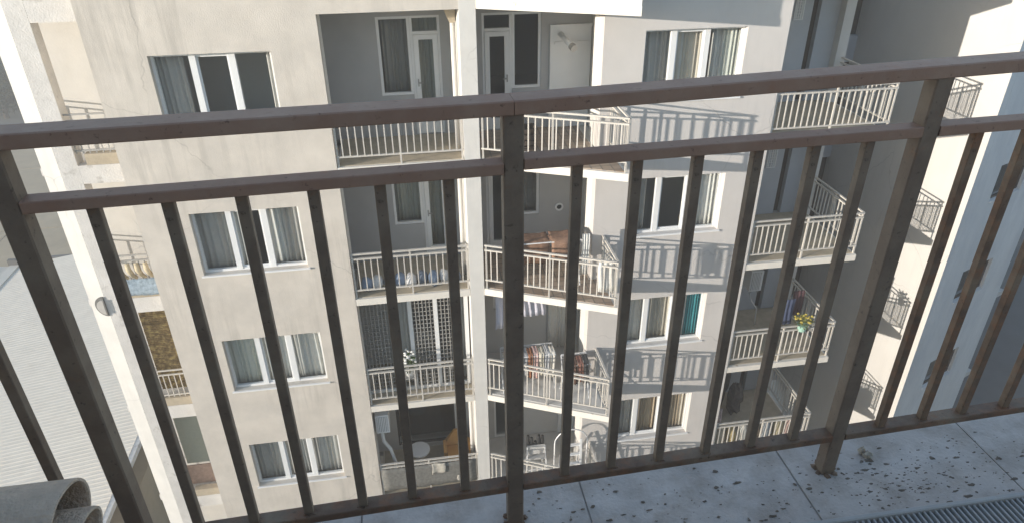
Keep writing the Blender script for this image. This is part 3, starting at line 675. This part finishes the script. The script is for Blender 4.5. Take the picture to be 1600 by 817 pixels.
# third row left: potted plant on a stand
f = F(2)+0.014
def plant(x, y, z, h, r, label, leaf, flower, pot, seed, stand=0.0):
    rnd = random.Random(seed); t = empty('potted_plant', (x, y, z-stand), label, 'plant')
    if stand:
        m = MB(); four_legs(m, x, y, 0.26, 0.26, z-stand, z-0.02, 0.02); m.box(x-0.15, x+0.15, y-0.15, y+0.15, z-0.02, z); m.build('stand', RAILG, t)
    m = MB(); m.tube([(x, y, z), (x, y, z+0.16), (x, y, z+0.18)], [0.09, 0.13, 0.14], 12); m.build('pot', pot, t)
    c = MB()
    for i in range(150):
        a = rnd.uniform(0, 6.28); q = math.sqrt(rnd.random())*r; hh = z+0.18+rnd.uniform(0.02, h)*(1-0.4*q/r)
        p = Vector((x+math.cos(a)*q, y+math.sin(a)*q, hh)); dv = Vector((math.cos(a), math.sin(a), rnd.uniform(-0.2, 0.9))).normalized()*0.05
        b = dv.cross(Vector((0.1, 0.2, 1))).normalized()*0.022; n = len(c.v); c.v += [tuple(p-dv), tuple(p+b), tuple(p+dv), tuple(p-b)]; c.face((n, n+1, n+2, n+3))
    c.build('leaves', leaf, t)
    c = MB()
    for i in range(26):
        a = rnd.uniform(0, 6.28); q = math.sqrt(rnd.random())*r*0.9; c.lump((x+math.cos(a)*q, y+math.sin(a)*q, z+0.2+h*rnd.uniform(0.5, 1.0)), 0.035, 0.035, 0.025, i, 6, 4)
    c.build('flowers', flower, t)
LEAFG = mat('leaf_green', (0.10, 0.16, 0.05), 0.7, 0.3, 9)
plant(-0.42, 13.25, f+0.62, 0.45, 0.2, 'white flowering pot plant on a stand behind the third-row railing', LEAFG, cloth('petal_white', (0.75, 0.74, 0.70)), PVC, 3, stand=0.62)
plant(9.28, 13.06, F(2)+1.0-0.10, 0.22, 0.24, 'yellow green flowering plant in a mint pot on the shaded corner balcony railing', mat('leaf_lime', (0.26, 0.27, 0.07), 0.7, 0.3, 9), cloth('petal_yellow', (0.42, 0.34, 0.08)), cloth('mint', (0.30, 0.48, 0.40)), 5)
# second row left: bundles behind the railing
f = F(1)+0.014
for i in range(9):
    x = -1.15+i*0.24; mt = [cloth('denim', (0.20, 0.26, 0.36), 0.2), cloth('chalk', (0.6, 0.6, 0.6)), cloth('dusk', (0.14, 0.17, 0.22))][i % 3]
    nth = ['first', 'second', 'third', 'fourth', 'fifth', 'sixth', 'seventh', 'eighth', 'ninth'][i]
    tag(MB().lump((x, 13.3+0.05*(i % 2), f+0.17), 0.13, 0.15, 0.17, 30+i, 8, 6, 0.15).build('cloth_bundle', mt, None, smooth=True, at=(x, 13.3, f)), '%s cloth bundle from the left on the second-row loggia floor, %s' % (nth, ['denim blue', 'pale grey', 'dark blue'][i % 3]), 'bundle', 'bundles behind the second-row railing')
# first row right: dark crate on the tiled floor
c = empty('storage_crate', (2.35, 13.25, F(0)+0.014), 'dark brown crate on the tiled floor of the top wedge balcony', 'crate')
f = F(0)+0.014
m = MB(); m.box(2.12, 2.52, 13.1, 13.45, f, f+0.03); m.box(2.12, 2.15, 13.1, 13.45, f+0.03, f+0.5); m.box(2.49, 2.52, 13.1, 13.45, f+0.03, f+0.5); m.box(2.15, 2.49, 13.42, 13.45, f+0.03, f+0.5); m.build('body', BROWN, c)
for j in range(4): MB().box(2.115, 2.525, 13.075, 13.098, f+0.05+j*0.12, f+0.14+j*0.12).build('slat', BROWN, c)
# drying racks
def rack(name, x0, x1, y0, y1, f, h, label):
    t = empty(name, ((x0+x1)/2, (y0+y1)/2, f), label, 'drying rack')
    for y in (y0, y1):
        MB().bar((x0, y, f+h), (x1, y, f+h), 0.02, 0.02).build('top_bar', PVC, t)
    for x in (x0, x1):
        m = MB(); m.bar((x, y0, f), (x, y1, f+h), 0.02, 0.02); m.bar((x, y1, f), (x, y0, f+h), 0.02, 0.02); m.build('leg_frame', PVC, t)
    for i in range(5):
        y = y0+(y1-y0)*(i+0.5)/5; MB().bar((x0, y, f+h), (x1, y, f+h), 0.008, 0.008).build('wire', PVC, t)
f = F(1)+0.014
rack('drying_rack', 2.05, 3.45, 12.75, 13.2, f, 1.12, 'white drying rack with brown rugs on the second-row wedge balcony')
RUG = cloth('rug_brown', (0.20, 0.12, 0.08), 0.35)
over('rug', 2.15, 2.75, 12.735, f+1.14, 0.5, 0.48, 0.3, RUG, 'brown rug hanging on the left half of the second-row drying rack', 'rug')
over('rug', 2.80, 3.38, 12.735, f+1.14, 0.45, 0.48, 0.3, cloth('rug_tan', (0.26, 0.16, 0.11), 0.35), 'reddish tan rug hanging on the right half of the second-row drying rack', 'rug')
drape('towel', 2.02, 2.13, f+0.40, f+1.30, 12.70, CUR['white'], 'white towel hanging at the left end of the second-row drying rack', 'towel')
drape('towel', 3.42, 3.58, f+0.35, f+1.32, 12.62, CUR['white'], 'white towel hanging at the right end of the second-row drying rack', 'towel')
drape('sheet', 3.62, 3.95, f+0.30, f+1.02, 11.93, CUR['white'], 'white cloth hung inside the right corner of the second-row wedge railing', 'cloth', slope=-0.0)
# third row right: washing
f = F(2)+0.014
rack('drying_rack', 1.75, 3.0, 12.95, 13.4, f, 1.02, 'drying rack full of shirts on the third-row wedge balcony')
gar = [('white', (0.66, 0.64, 0.60)), ('navy', (0.10, 0.12, 0.17)), ('brick red', (0.28, 0.13, 0.10)), ('grey', (0.36, 0.36, 0.36)), ('rust brown', (0.30, 0.14, 0.08)), ('pale pink', (0.58, 0.40, 0.36)), ('cream', (0.60, 0.55, 0.45)), ('silver grey', (0.48, 0.48, 0.48)), ('ivory', (0.68, 0.65, 0.58))]
for i, (n_, c_) in enumerate(gar):
    x = 1.82+i*0.132
    over('garment', x, x+0.115, 12.935+0.012*(i % 2), f+1.05, 0.6+0.05*(i % 3), 0.30+0.06*(i % 2), 0.15, cloth('g_'+n_.replace(' ', '_'), c_), '%s garment on the third-row drying rack, %s from the left' % (n_, ['first', 'second', 'third', 'fourth', 'fifth', 'sixth', 'seventh', 'eighth', 'ninth'][i]), 'garment', 'washing on the third-row rack')
rack('drying_rack', 3.12, 3.72, 12.45, 12.9, f, 1.02, 'smaller drying rack with dark clothes near the right end of the third-row balcony')
for i, (n_, c_) in enumerate([('maroon', (0.20, 0.06, 0.05)), ('dark brown', (0.13, 0.08, 0.06)), ('russet', (0.24, 0.12, 0.09)), ('charcoal', (0.07, 0.07, 0.07))]):
    x = 3.16+i*0.135
    over('garment', x, x+0.125, 12.43, f+1.05, 0.5+0.06*(i % 2), 0.35, 0.15, cloth('g2_'+n_.replace(' ', '_'), c_), '%s garment on the smaller third-row rack, %s from the left' % (n_, ['first', 'second', 'third', 'fourth'][i]), 'garment', 'dark washing on the smaller rack')
drape('bed_sheet', 1.62, 2.20, f+1.75, f+2.72, 13.15, cloth('lilac_white', (0.55, 0.54, 0.60)), 'lilac white sheet hanging below the third-row balcony ceiling, next to the pillar', 'sheet', folds=4, amp=0.03)
drape('bed_sheet', 2.22, 2.78, f+2.05, f+2.72, 13.12, cloth('lilac_white', (0.55, 0.54, 0.60)), 'shorter white sheet hanging below the third-row balcony ceiling', 'sheet', folds=4, amp=0.03)
tag(MB().bar((1.40, 13.16, f+2.73), (3.7, 13.16, f+2.73), 0.012, 0.012).build('clothes_line', PVC, None, at=(1.4, 13.16, f+2.73)), 'clothes line under the third-row balcony ceiling', 'line')
# fourth row right: folding chair with pots, ladder and hoop
f = F(3)+0.014
c = empty('folding_chair', (2.62, 13.3, f), 'white folding chair carrying dark pots on the lowest wedge balcony', 'chair')
MB().box(2.36, 2.86, 13.1, 13.5, f+0.52, f+0.56).build('seat', LIGHTGREY, c)
for sx in (2.38, 2.84):
    MB().bar((sx-0.04*(1 if sx < 2.6 else -1), 13.02, f), (sx, 13.2, f+0.9), 0.03, 0.03).build('leg', PVC, c); MB().bar((sx, 13.52, f), (sx, 13.25, f+0.52), 0.03, 0.03).build('leg', PVC, c)
MB().box(2.38, 2.84, 13.20, 13.23, f+0.62, f+0.92).build('backrest', LIGHTGREY, c)
MB().bar((2.36, 13.05, f+0.22), (2.86, 13.05, f+0.22), 0.02, 0.02).build('stretcher', PVC, c)
for i in range(5):
    x = 2.42+i*0.095; h = 0.46+0.12*math.sin(i*2.0+1)
    tag(MB().tube([(x, 13.32, f+0.562), (x, 13.32, f+0.60+h*0.6), (x, 13.32, f+0.62+h)], [0.045, 0.05, 0.035], 10).build('flower_pot', DARK, None, at=(x, 13.32, f+0.56)), 'dark pot on the folding chair, %s from the left' % ['first', 'second', 'third', 'fourth', 'fifth'][i], 'pot', 'dark pots on the folding chair')
c = empty('step_ladder', (3.45, 12.6, f), 'white step ladder standing at the right end of the lowest wedge balcony', 'ladder')
for x in (3.16, 3.62): MB().bar((x, 12.42, f), (x+0.02, 12.62, f+1.55), 0.05, 0.025).build('rail', PVC, c)
for j in range(5): MB().box(3.19, 3.62, 12.44+j*0.04, 12.52+j*0.04, f+0.22+j*0.28, f+0.25+j*0.28).build('step', PVC, c)
for x in (3.16, 3.62): MB().bar((x, 12.95, f), (x+0.02, 12.66, f+1.5), 0.03, 0.025).build('rear_leg', PVC, c)
pts = [(3.42+0.42*math.cos(a)*-1, 12.75, f+1.35+0.42*math.sin(a)) for a in [i*math.pi/12 for i in range(13)]]
pts = [(pts[0][0], 12.75, f)]+pts+[(pts[-1][0], 12.75, f)]
hose('clothes_hoop', pts, 0.018, PVC, 'thin white hoop frame behind the step ladder on the lowest wedge balcony', 'frame')
# shaded corner balconies on the right: clutter
f = F(2)+0.014
drape('hanging_cloth', 8.95, 9.28, f+0.75, f+1.5, 13.55, cloth('cobalt', (0.06, 0.075, 0.13)), 'blue cloth hanging inside the shaded corner balcony beside the flowers', 'cloth')
drape('hanging_cloth', 9.32, 9.62, f+0.85, f+1.6, 13.75, cloth('wine', (0.085, 0.045, 0.05)), 'wine red cloth hanging inside the shaded corner balcony beside the flowers', 'cloth')
f = F(3)+0.014
for i, (n_, c_) in enumerate([('cream', (0.46, 0.42, 0.33)), ('yellow', (0.40, 0.32, 0.16)), ('white', (0.50, 0.50, 0.47)), ('tan', (0.36, 0.26, 0.18)), ('pale blue', (0.28, 0.31, 0.34)), ('straw', (0.40, 0.35, 0.23)), ('pink', (0.40, 0.29, 0.26))]):
    x = 7.75+i*0.34
    tag(MB().lump((x, 13.32, f+0.34), 0.15, 0.14, 0.34, 70+i, 8, 6, 0.22).build('filled_sack', cloth('sack_'+n_.replace(' ', '_'), c_, 0.2), None, smooth=True, at=(x, 13.32, f)), '%s sack behind the lowest corner balcony railing on the right' % n_, 'sack', 'sacks on the lowest corner balcony')
for i, (x, y_, h) in enumerate([(7.95, 14.6, 1.5), (8.35, 14.8, 1.9), (8.7, 14.5, 1.1)]):
    tag(MB().lump((x, y_, f+h/2), 0.24, 0.2, h/2, 90+i, 9, 7, 0.25).build('covered_pile', cloth('soot%d' % i, (0.05+0.02*i, 0.045+0.015*i, 0.04+0.015*i), 0.4), None, at=(x, y_, f)), ['dark covered pile beside the pillar on the lowest corner balcony', 'tallest dark pile at the back of the lowest corner balcony', 'small brown pile in the middle of the lowest corner balcony'][i], 'pile')
drape('flag_cloth', 7.52, 7.72, f+0.75, f+1.35, 13.3, cloth('faded_stripe', (0.42, 0.34, 0.34), 0.5), 'faded patterned cloth at the left end of the lowest corner balcony', 'cloth')
# left narrow balconies: bedding
f = F(1)
for i in range(5):
    x = -6.12+i*0.175
    pts = [(x, 13.60, f+0.98), (x+0.02, 13.55, f+0.85), (x+0.07, 13.55, f+0.72), (x+0.13, 13.58, f+0.64)]
    tag(MB().tube(pts, [0.045, 0.055, 0.05, 0.03], 8).build('rolled_mat', cloth('straw_gold', (0.42, 0.36, 0.25), 0.3), None, smooth=True, at=pts[-1]), 'straw coloured rolled mat over the second narrow balcony on the left, %s of five' % ['first', 'second', 'third', 'fourth', 'fifth'][i], 'mat', 'rolled mats on the narrow balcony')
drape('blue_cloth', -6.15, -5.27, f+0.20, f+0.60, 13.60, cloth('pale_blue_check', (0.30, 0.37, 0.43), 0.4), 'pale blue patterned cloth hung over the second narrow balcony on the left', 'cloth', folds=7, amp=0.02)
# dark half-round plate on the white face of the left column
c = empty('half_round_plate', (-6.72, 13.66, -8.38), 'dark grey half-round plate on the white left corner column', 'plate')
cu = Vector((-0.353, 0.096, 0)).normalized(); cn = Vector((-cu.y, cu.x, 0)); cn = -cn if cn.y > 0 else cn
def half_disc(r, d0, d1):
    ring = [(r*math.sin(t), r*1.02*math.cos(t)) for t in [math.pi*i/14 for i in range(15)]]
    o = Vector((-6.625, 13.654, -8.18)); W = lambda q, d_: o+cu*q[0]+Vector((0, 0, q[1]))+cn*d_
    return MB().loft([W(q, d0) for q in ring], [W(q, d1) for q in ring])
half_disc(0.235, 0.002, 0.03).build('outer_disc', mat('plate_grey', (0.12, 0.12, 0.115), 0.7, 0.2, 12), c); half_disc(0.17, 0.031, 0.07).build('inner_disc', RAILG, c)

# ------------------------------------------------------------------ my own balcony: floor, railing, grate
FZ = -1.545; TP = math.tan(R(2.0))
edge = lambda x: 1.408+TP*x
fl = MB(); fl.prism([(-1.9, -0.4), (2.6, -0.4), (2.6, edge(2.6)), (-1.9, edge(-1.9))], FZ-0.2, FZ-0.05)
fl.prism([(-1.9, 1.139), (2.6, 1.139), (2.6, edge(2.6)), (-1.9, edge(-1.9))], FZ-0.051, FZ-0.0035); fl.box(-1.9, 2.6, -0.4, 0.967, FZ-0.051, FZ-0.0035)
FLC = mat('slab_concrete', (0.40, 0.36, 0.33), 0.95, 0.2, 8, 0.2, 60)
fb = fl.build('floor', FLC); tag(fb, kind='structure')
FTILE = mat('pale_floor_tile', (0.54, 0.49, 0.46), 0.65, 0.16, 7, 0.15, 90, stain=(0.33, 0.27, 0.225), stain_scale=9, stain_lo=0.46, stain_hi=0.80)
gx = 0.40
while gx < 2.6: gx += 0.61
xs = [-1.43-0.61+0.61*i+0.0 for i in range(8)]
for i in range(8):
    x = 0.40-0.61*4+0.61*i; x0, x1 = max(x, -1.88), x+0.61
    x1 = min(x1, 2.58); h = 0.0006*((i*7) % 4)
    MB().prism([(x0+0.0025, 1.140), (x1-0.0025, 1.140), (x1-0.0025, edge(x1)-0.002), (x0+0.0025, edge(x0)-0.002)], FZ-0.003, FZ+h).build('floor_tile', FTILE, fb)
    for yy in (0.36, -0.25):
        y1_ = 0.965 if yy == 0.36 else 0.355
        MB().box(x0+0.0025, x1-0.0025, yy+0.0025, y1_, FZ-0.003, FZ+h*0.5).build('floor_tile', FTILE, fb)
# drain grate
GR = mat('pale_grate_plastic', (0.46, 0.45, 0.44), 0.5, 0.08, 20)
dg = empty('drain_grate', (1.6, 1.05, FZ), 'pale slotted drain grate set in the balcony floor, lower right corner', 'grate')
m = MB(); m.bar((0.69, 1.131, FZ+0.002), (2.55, 1.131, FZ+0.002), 0.014, 0.024, ch=0.003); m.bar((0.69, 0.976, FZ+0.002), (2.55, 0.976, FZ+0.002), 0.014, 0.024, ch=0.003); m.build('frame', GR, dg)
sl = MB(); sl.bar((0, -0.07, 0), (0, 0.07, 0), 0.0065, 0.014, ch=0.0015)
me = bpy.data.meshes.new('grate_slat'); me.from_pydata([tuple(v) for v in sl.v], [], sl.f); me.materials.append(GR)
for i in range(112): child_copy('slat', me, dg, (0.70+i*0.0165, 1.0535, FZ-0.001))
MB().box(0.69, 2.55, 0.985, 1.122, FZ-0.049, FZ-0.045).build('channel', DARK, dg)

# railing: posts every 0.9 m, seven gaps between posts
RA = empty('railing', (0.2, 1.27, FZ), 'weathered brown steel railing across the whole foreground', 'railing')
yl = lambda x: 1.25+TP*x
posts = [-1.605, -0.700, 0.198, 1.112, 2.045]
px0, px1 = -1.85, 2.5
CH = 0.0025
def rp(x, dy, z): return (x, yl(x)+dy, z)
tz = lambda x: -0.4040+max(0.0, x-0.198)*0.0175        # the right-hand section climbs a little
for xa, xb in ((px0, 0.1975), (0.1985, px1)):
    MB().bar(rp(xa, 0.027, tz(xa)), rp(xb, 0.027, tz(xb)), 0.056, 0.0285, ch=CH).build('top_rail', RAILTOP, RA)
for i, x in enumerate(posts):
    m = MB(); m.bar(rp(x, 0.024, FZ), rp(x, 0.024, tz(x)-0.0150), 0.041, 0.041, ch=0.003); po = m.build('post', RAIL, RA)
    m = MB()
    for j in range(7): a = j*0.9; m.lump((x+0.026*math.cos(a), yl(x)+0.024+0.026*math.sin(a), FZ+0.003), 0.010, 0.010, 0.006, j+i*9, 6, 4, 0.4)
    m.build('base_weld', RAILRUST, po)
barm = MB(); barm.bar((0, 0, -1.3930), (0, 0, -0.5330), 0.022, 0.020, ch=0.0015)
bme = bpy.data.meshes.new('railing_bar'); bme.from_pydata([tuple(v) for v in barm.v], [], barm.f); bme.materials.append(RAIL)
bmr = bme.copy(); bmr.materials.clear(); bmr.materials.append(RAILRUST)
for i in range(len(posts)-1):
    a, b = posts[i]+0.0205, posts[i+1]-0.0205
    for z, hh, nm in ((-0.5255 if i < 2 else -0.5185, 0.023, 'middle_rail'), (-1.4045, 0.022, 'bottom_rail')):
        m = MB(); m.bar(rp(a, 0.022, z), rp(b, 0.022, z), 0.040, hh, ch=0.002)
        zz = z-hh/2 if nm == 'middle_rail' else z+hh/2
        for j in range(1, 7):       # weld beads where the bars meet the rail
            xw = posts[i]+(posts[i+1]-posts[i])*j/7
            for q in range(6): m.lump((xw-0.012+0.0048*q, yl(xw)+0.0115+random.uniform(-0.001, 0.001), zz), 0.0032, 0.0026, 0.0026, i*70+j*9+q, 6, 4, 0.35)
        m.build(nm, RAILTOP if nm == 'middle_rail' else RAILRUST, RA)
    n = 7
    for j in range(1, n):
        x = posts[i]+(posts[i+1]-posts[i])*j/n+random.uniform(-0.0025, 0.0025)
        o = child_copy('bar', bmr if x > 1.15 else bme, RA, (x, yl(x)+0.022, 0)); o.rotation_euler = (R(random.uniform(-0.12, 0.12)), R(random.uniform(-0.15, 0.15)), R(2.0+random.uniform(-3, 3)))

# the unseen block behind the camera, top cut low to let in skylight
tag(MB().box(-2.15, 34, -9, -0.62, GZ, -1.75).build('wall', STUCCO_R), kind='structure')
tag(MB().box(-2.15, 2.8, -0.61, -0.42, -1.74, 1.3).build('wall', STUCCO_R), kind='structure')  # unseen wall added to darken the railing fronts
# unseen wall added on the left to keep the sun off the railing, with the plinth the rolls lie on
tag(MB().box(-2.15, -1.9, -0.6, 1.32, FZ-0.3, 0.42).build('wall', STUCCO), kind='structure')
c = empty('storage_box', (-1.25, 0.9, FZ), 'plain box at the left end of the balcony below the rolled grey sheets', 'box')
MB().box(-1.85, -0.72, 0.66, 0.93, FZ, -1.02).build('body', FLC, c); MB().box(-1.87, -0.71, 0.65, 0.94, -1.019, -1.0).build('lid', FLC, c)
# rolled grey sheets in the lower left corner
ROLL_M = mat('grey_felt_sheet', (0.62, 0.49, 0.38), 0.9, 0.12, 20, 0.4, 150, stain=(0.46, 0.37, 0.29), stain_scale=30, stain_lo=0.6, stain_hi=0.7)
c = empty('rolled_sheet', (-0.9, 0.9, -1.0), 'weathered grey rolled sheets with open ends, lower left corner by the railing', 'roll')
def roll(name, x0, x1, y, z, r, th, a0, a1, squash=1.0, tilt=0.0):
    n = 40; m = MB(); rings = []
    for x in (x0, x0+(x1-x0)*0.5, x1-0.004, x1):
        ring_o, ring_i = [], []
        for i in range(n+1):
            a = a0+(a1-a0)*i/n; ro = r*(1+0.04*math.sin(a*3+x*9)); ri = ro-th
            if x == x1: ro -= 0.001; ri += 0.001
            zz = z+tilt*(x-x1)
            ring_o.append((x, y+ro*math.cos(a), zz+ro*math.sin(a)*squash)); ring_i.append((x, y+ri*math.cos(a), zz+ri*math.sin(a)*squash))
        rings.append(ring_o+list(reversed(ring_i)))
    k = len(rings[0]); b = len(m.v)
    for r_ in rings: m.v += r_
    for i in range(len(rings)-1):
        for j in range(k): jj = (j+1) % k; m.face((b+i*k+j, b+i*k+jj, b+(i+1)*k+jj, b+(i+1)*k+j))
    for e in (0, len(rings)-1):
        for j in range(n): q = [b+e*k+j, b+e*k+j+1, b+e*k+k-2-j, b+e*k+k-1-j]; m.face(q if e else list(reversed(q)))
    m.build(name, ROLL_M, c, smooth=False)
roll('outer_layer', -1.6, -0.592, 0.885, -0.930, 0.072, 0.007, R(-80), R(265), 0.85)
roll('inner_layer', -1.6, -0.566, 0.872, -0.952, 0.050, 0.007, R(-60), R(262), 0.72)

# crumbs and droppings on the floor, and one lump of mortar
DIRT = mat('dark_dirt', (0.19, 0.155, 0.125), 0.95, 0.4, 60)
rnd = random.Random(5); m = MB()
cl = [(1.20, 1.28), (1.30, 1.24), (1.40, 1.27), (1.50, 1.22), (1.25, 1.18), (1.60, 1.28), (1.36, 1.19), (0.55, 1.24), (0.70, 1.27), (0.90, 1.22), (1.02, 1.26), (0.35, 1.33)]
for i in range(520):
    if i % 5 > 1: cx_, cy_ = rnd.choice(cl[:7] if i % 3 else cl); x = cx_+rnd.gauss(0, 0.10); y_ = cy_+rnd.gauss(0, 0.045)
    else: x = rnd.uniform(0.2, 1.9); y_ = rnd.uniform(1.15, 1.38)
    if y_ > edge(x)-0.02 or y_ < 1.145: continue
    s = rnd.choice([0.001, 0.001, 0.0013, 0.0013, 0.0016, 0.002, 0.0025, 0.003, 0.004] if i % 23 else [0.0055]); m.lump((x, y_, FZ+0.0018), s*rnd.uniform(0.8, 2.2), s*rnd.uniform(0.6, 1.1), s*0.28, i, 9, 4, 0.55)
tag(m.build('dirt_crumbs', DIRT), 'dark dirt crumbs and droppings scattered over the pale balcony floor', 'dirt', kind='stuff')
m = MB(); m.lump((1.262, 1.335, FZ+0.012), 0.016, 0.013, 0.012, 7, 8, 6, 0.3); m.lump((1.252, 1.350, FZ+0.014), 0.011, 0.010, 0.014, 8, 8, 6, 0.3)
tag(m.build('mortar_lump', mat('mortar', (0.42, 0.37, 0.31), 0.95, 0.2, 40), None, at=(1.26, 1.335, FZ)), 'small lump of grey mortar on the floor right of the rusty post', 'lump')

# ------------------------------------------------------------------ haze volume added to lift the shadows in place of lens glare
hz = MB().box(-720, 720, -520, 1520, GZ-1.5, TOP+3.2).build('haze', mat('unused_air', (1, 1, 1)))
hm = bpy.data.materials.new('shadow_lift_air'); hm.use_nodes = True; hn = hm.node_tree.nodes; hn.remove(hn['Principled BSDF'])
pv = hn.new('ShaderNodeVolumePrincipled'); pv.inputs['Color'].default_value = (0.93, 0.91, 0.88, 1); pv.inputs['Density'].default_value = 0.004; pv.inputs['Anisotropy'].default_value = 0.0
hm.node_tree.links.new(pv.outputs[0], hn['Material Output'].inputs['Volume'])
hz.data.materials.clear(); hz.data.materials.append(hm); tag(hz, 'thin added haze that lifts the shadows in place of lens glare', 'haze', kind='stuff')
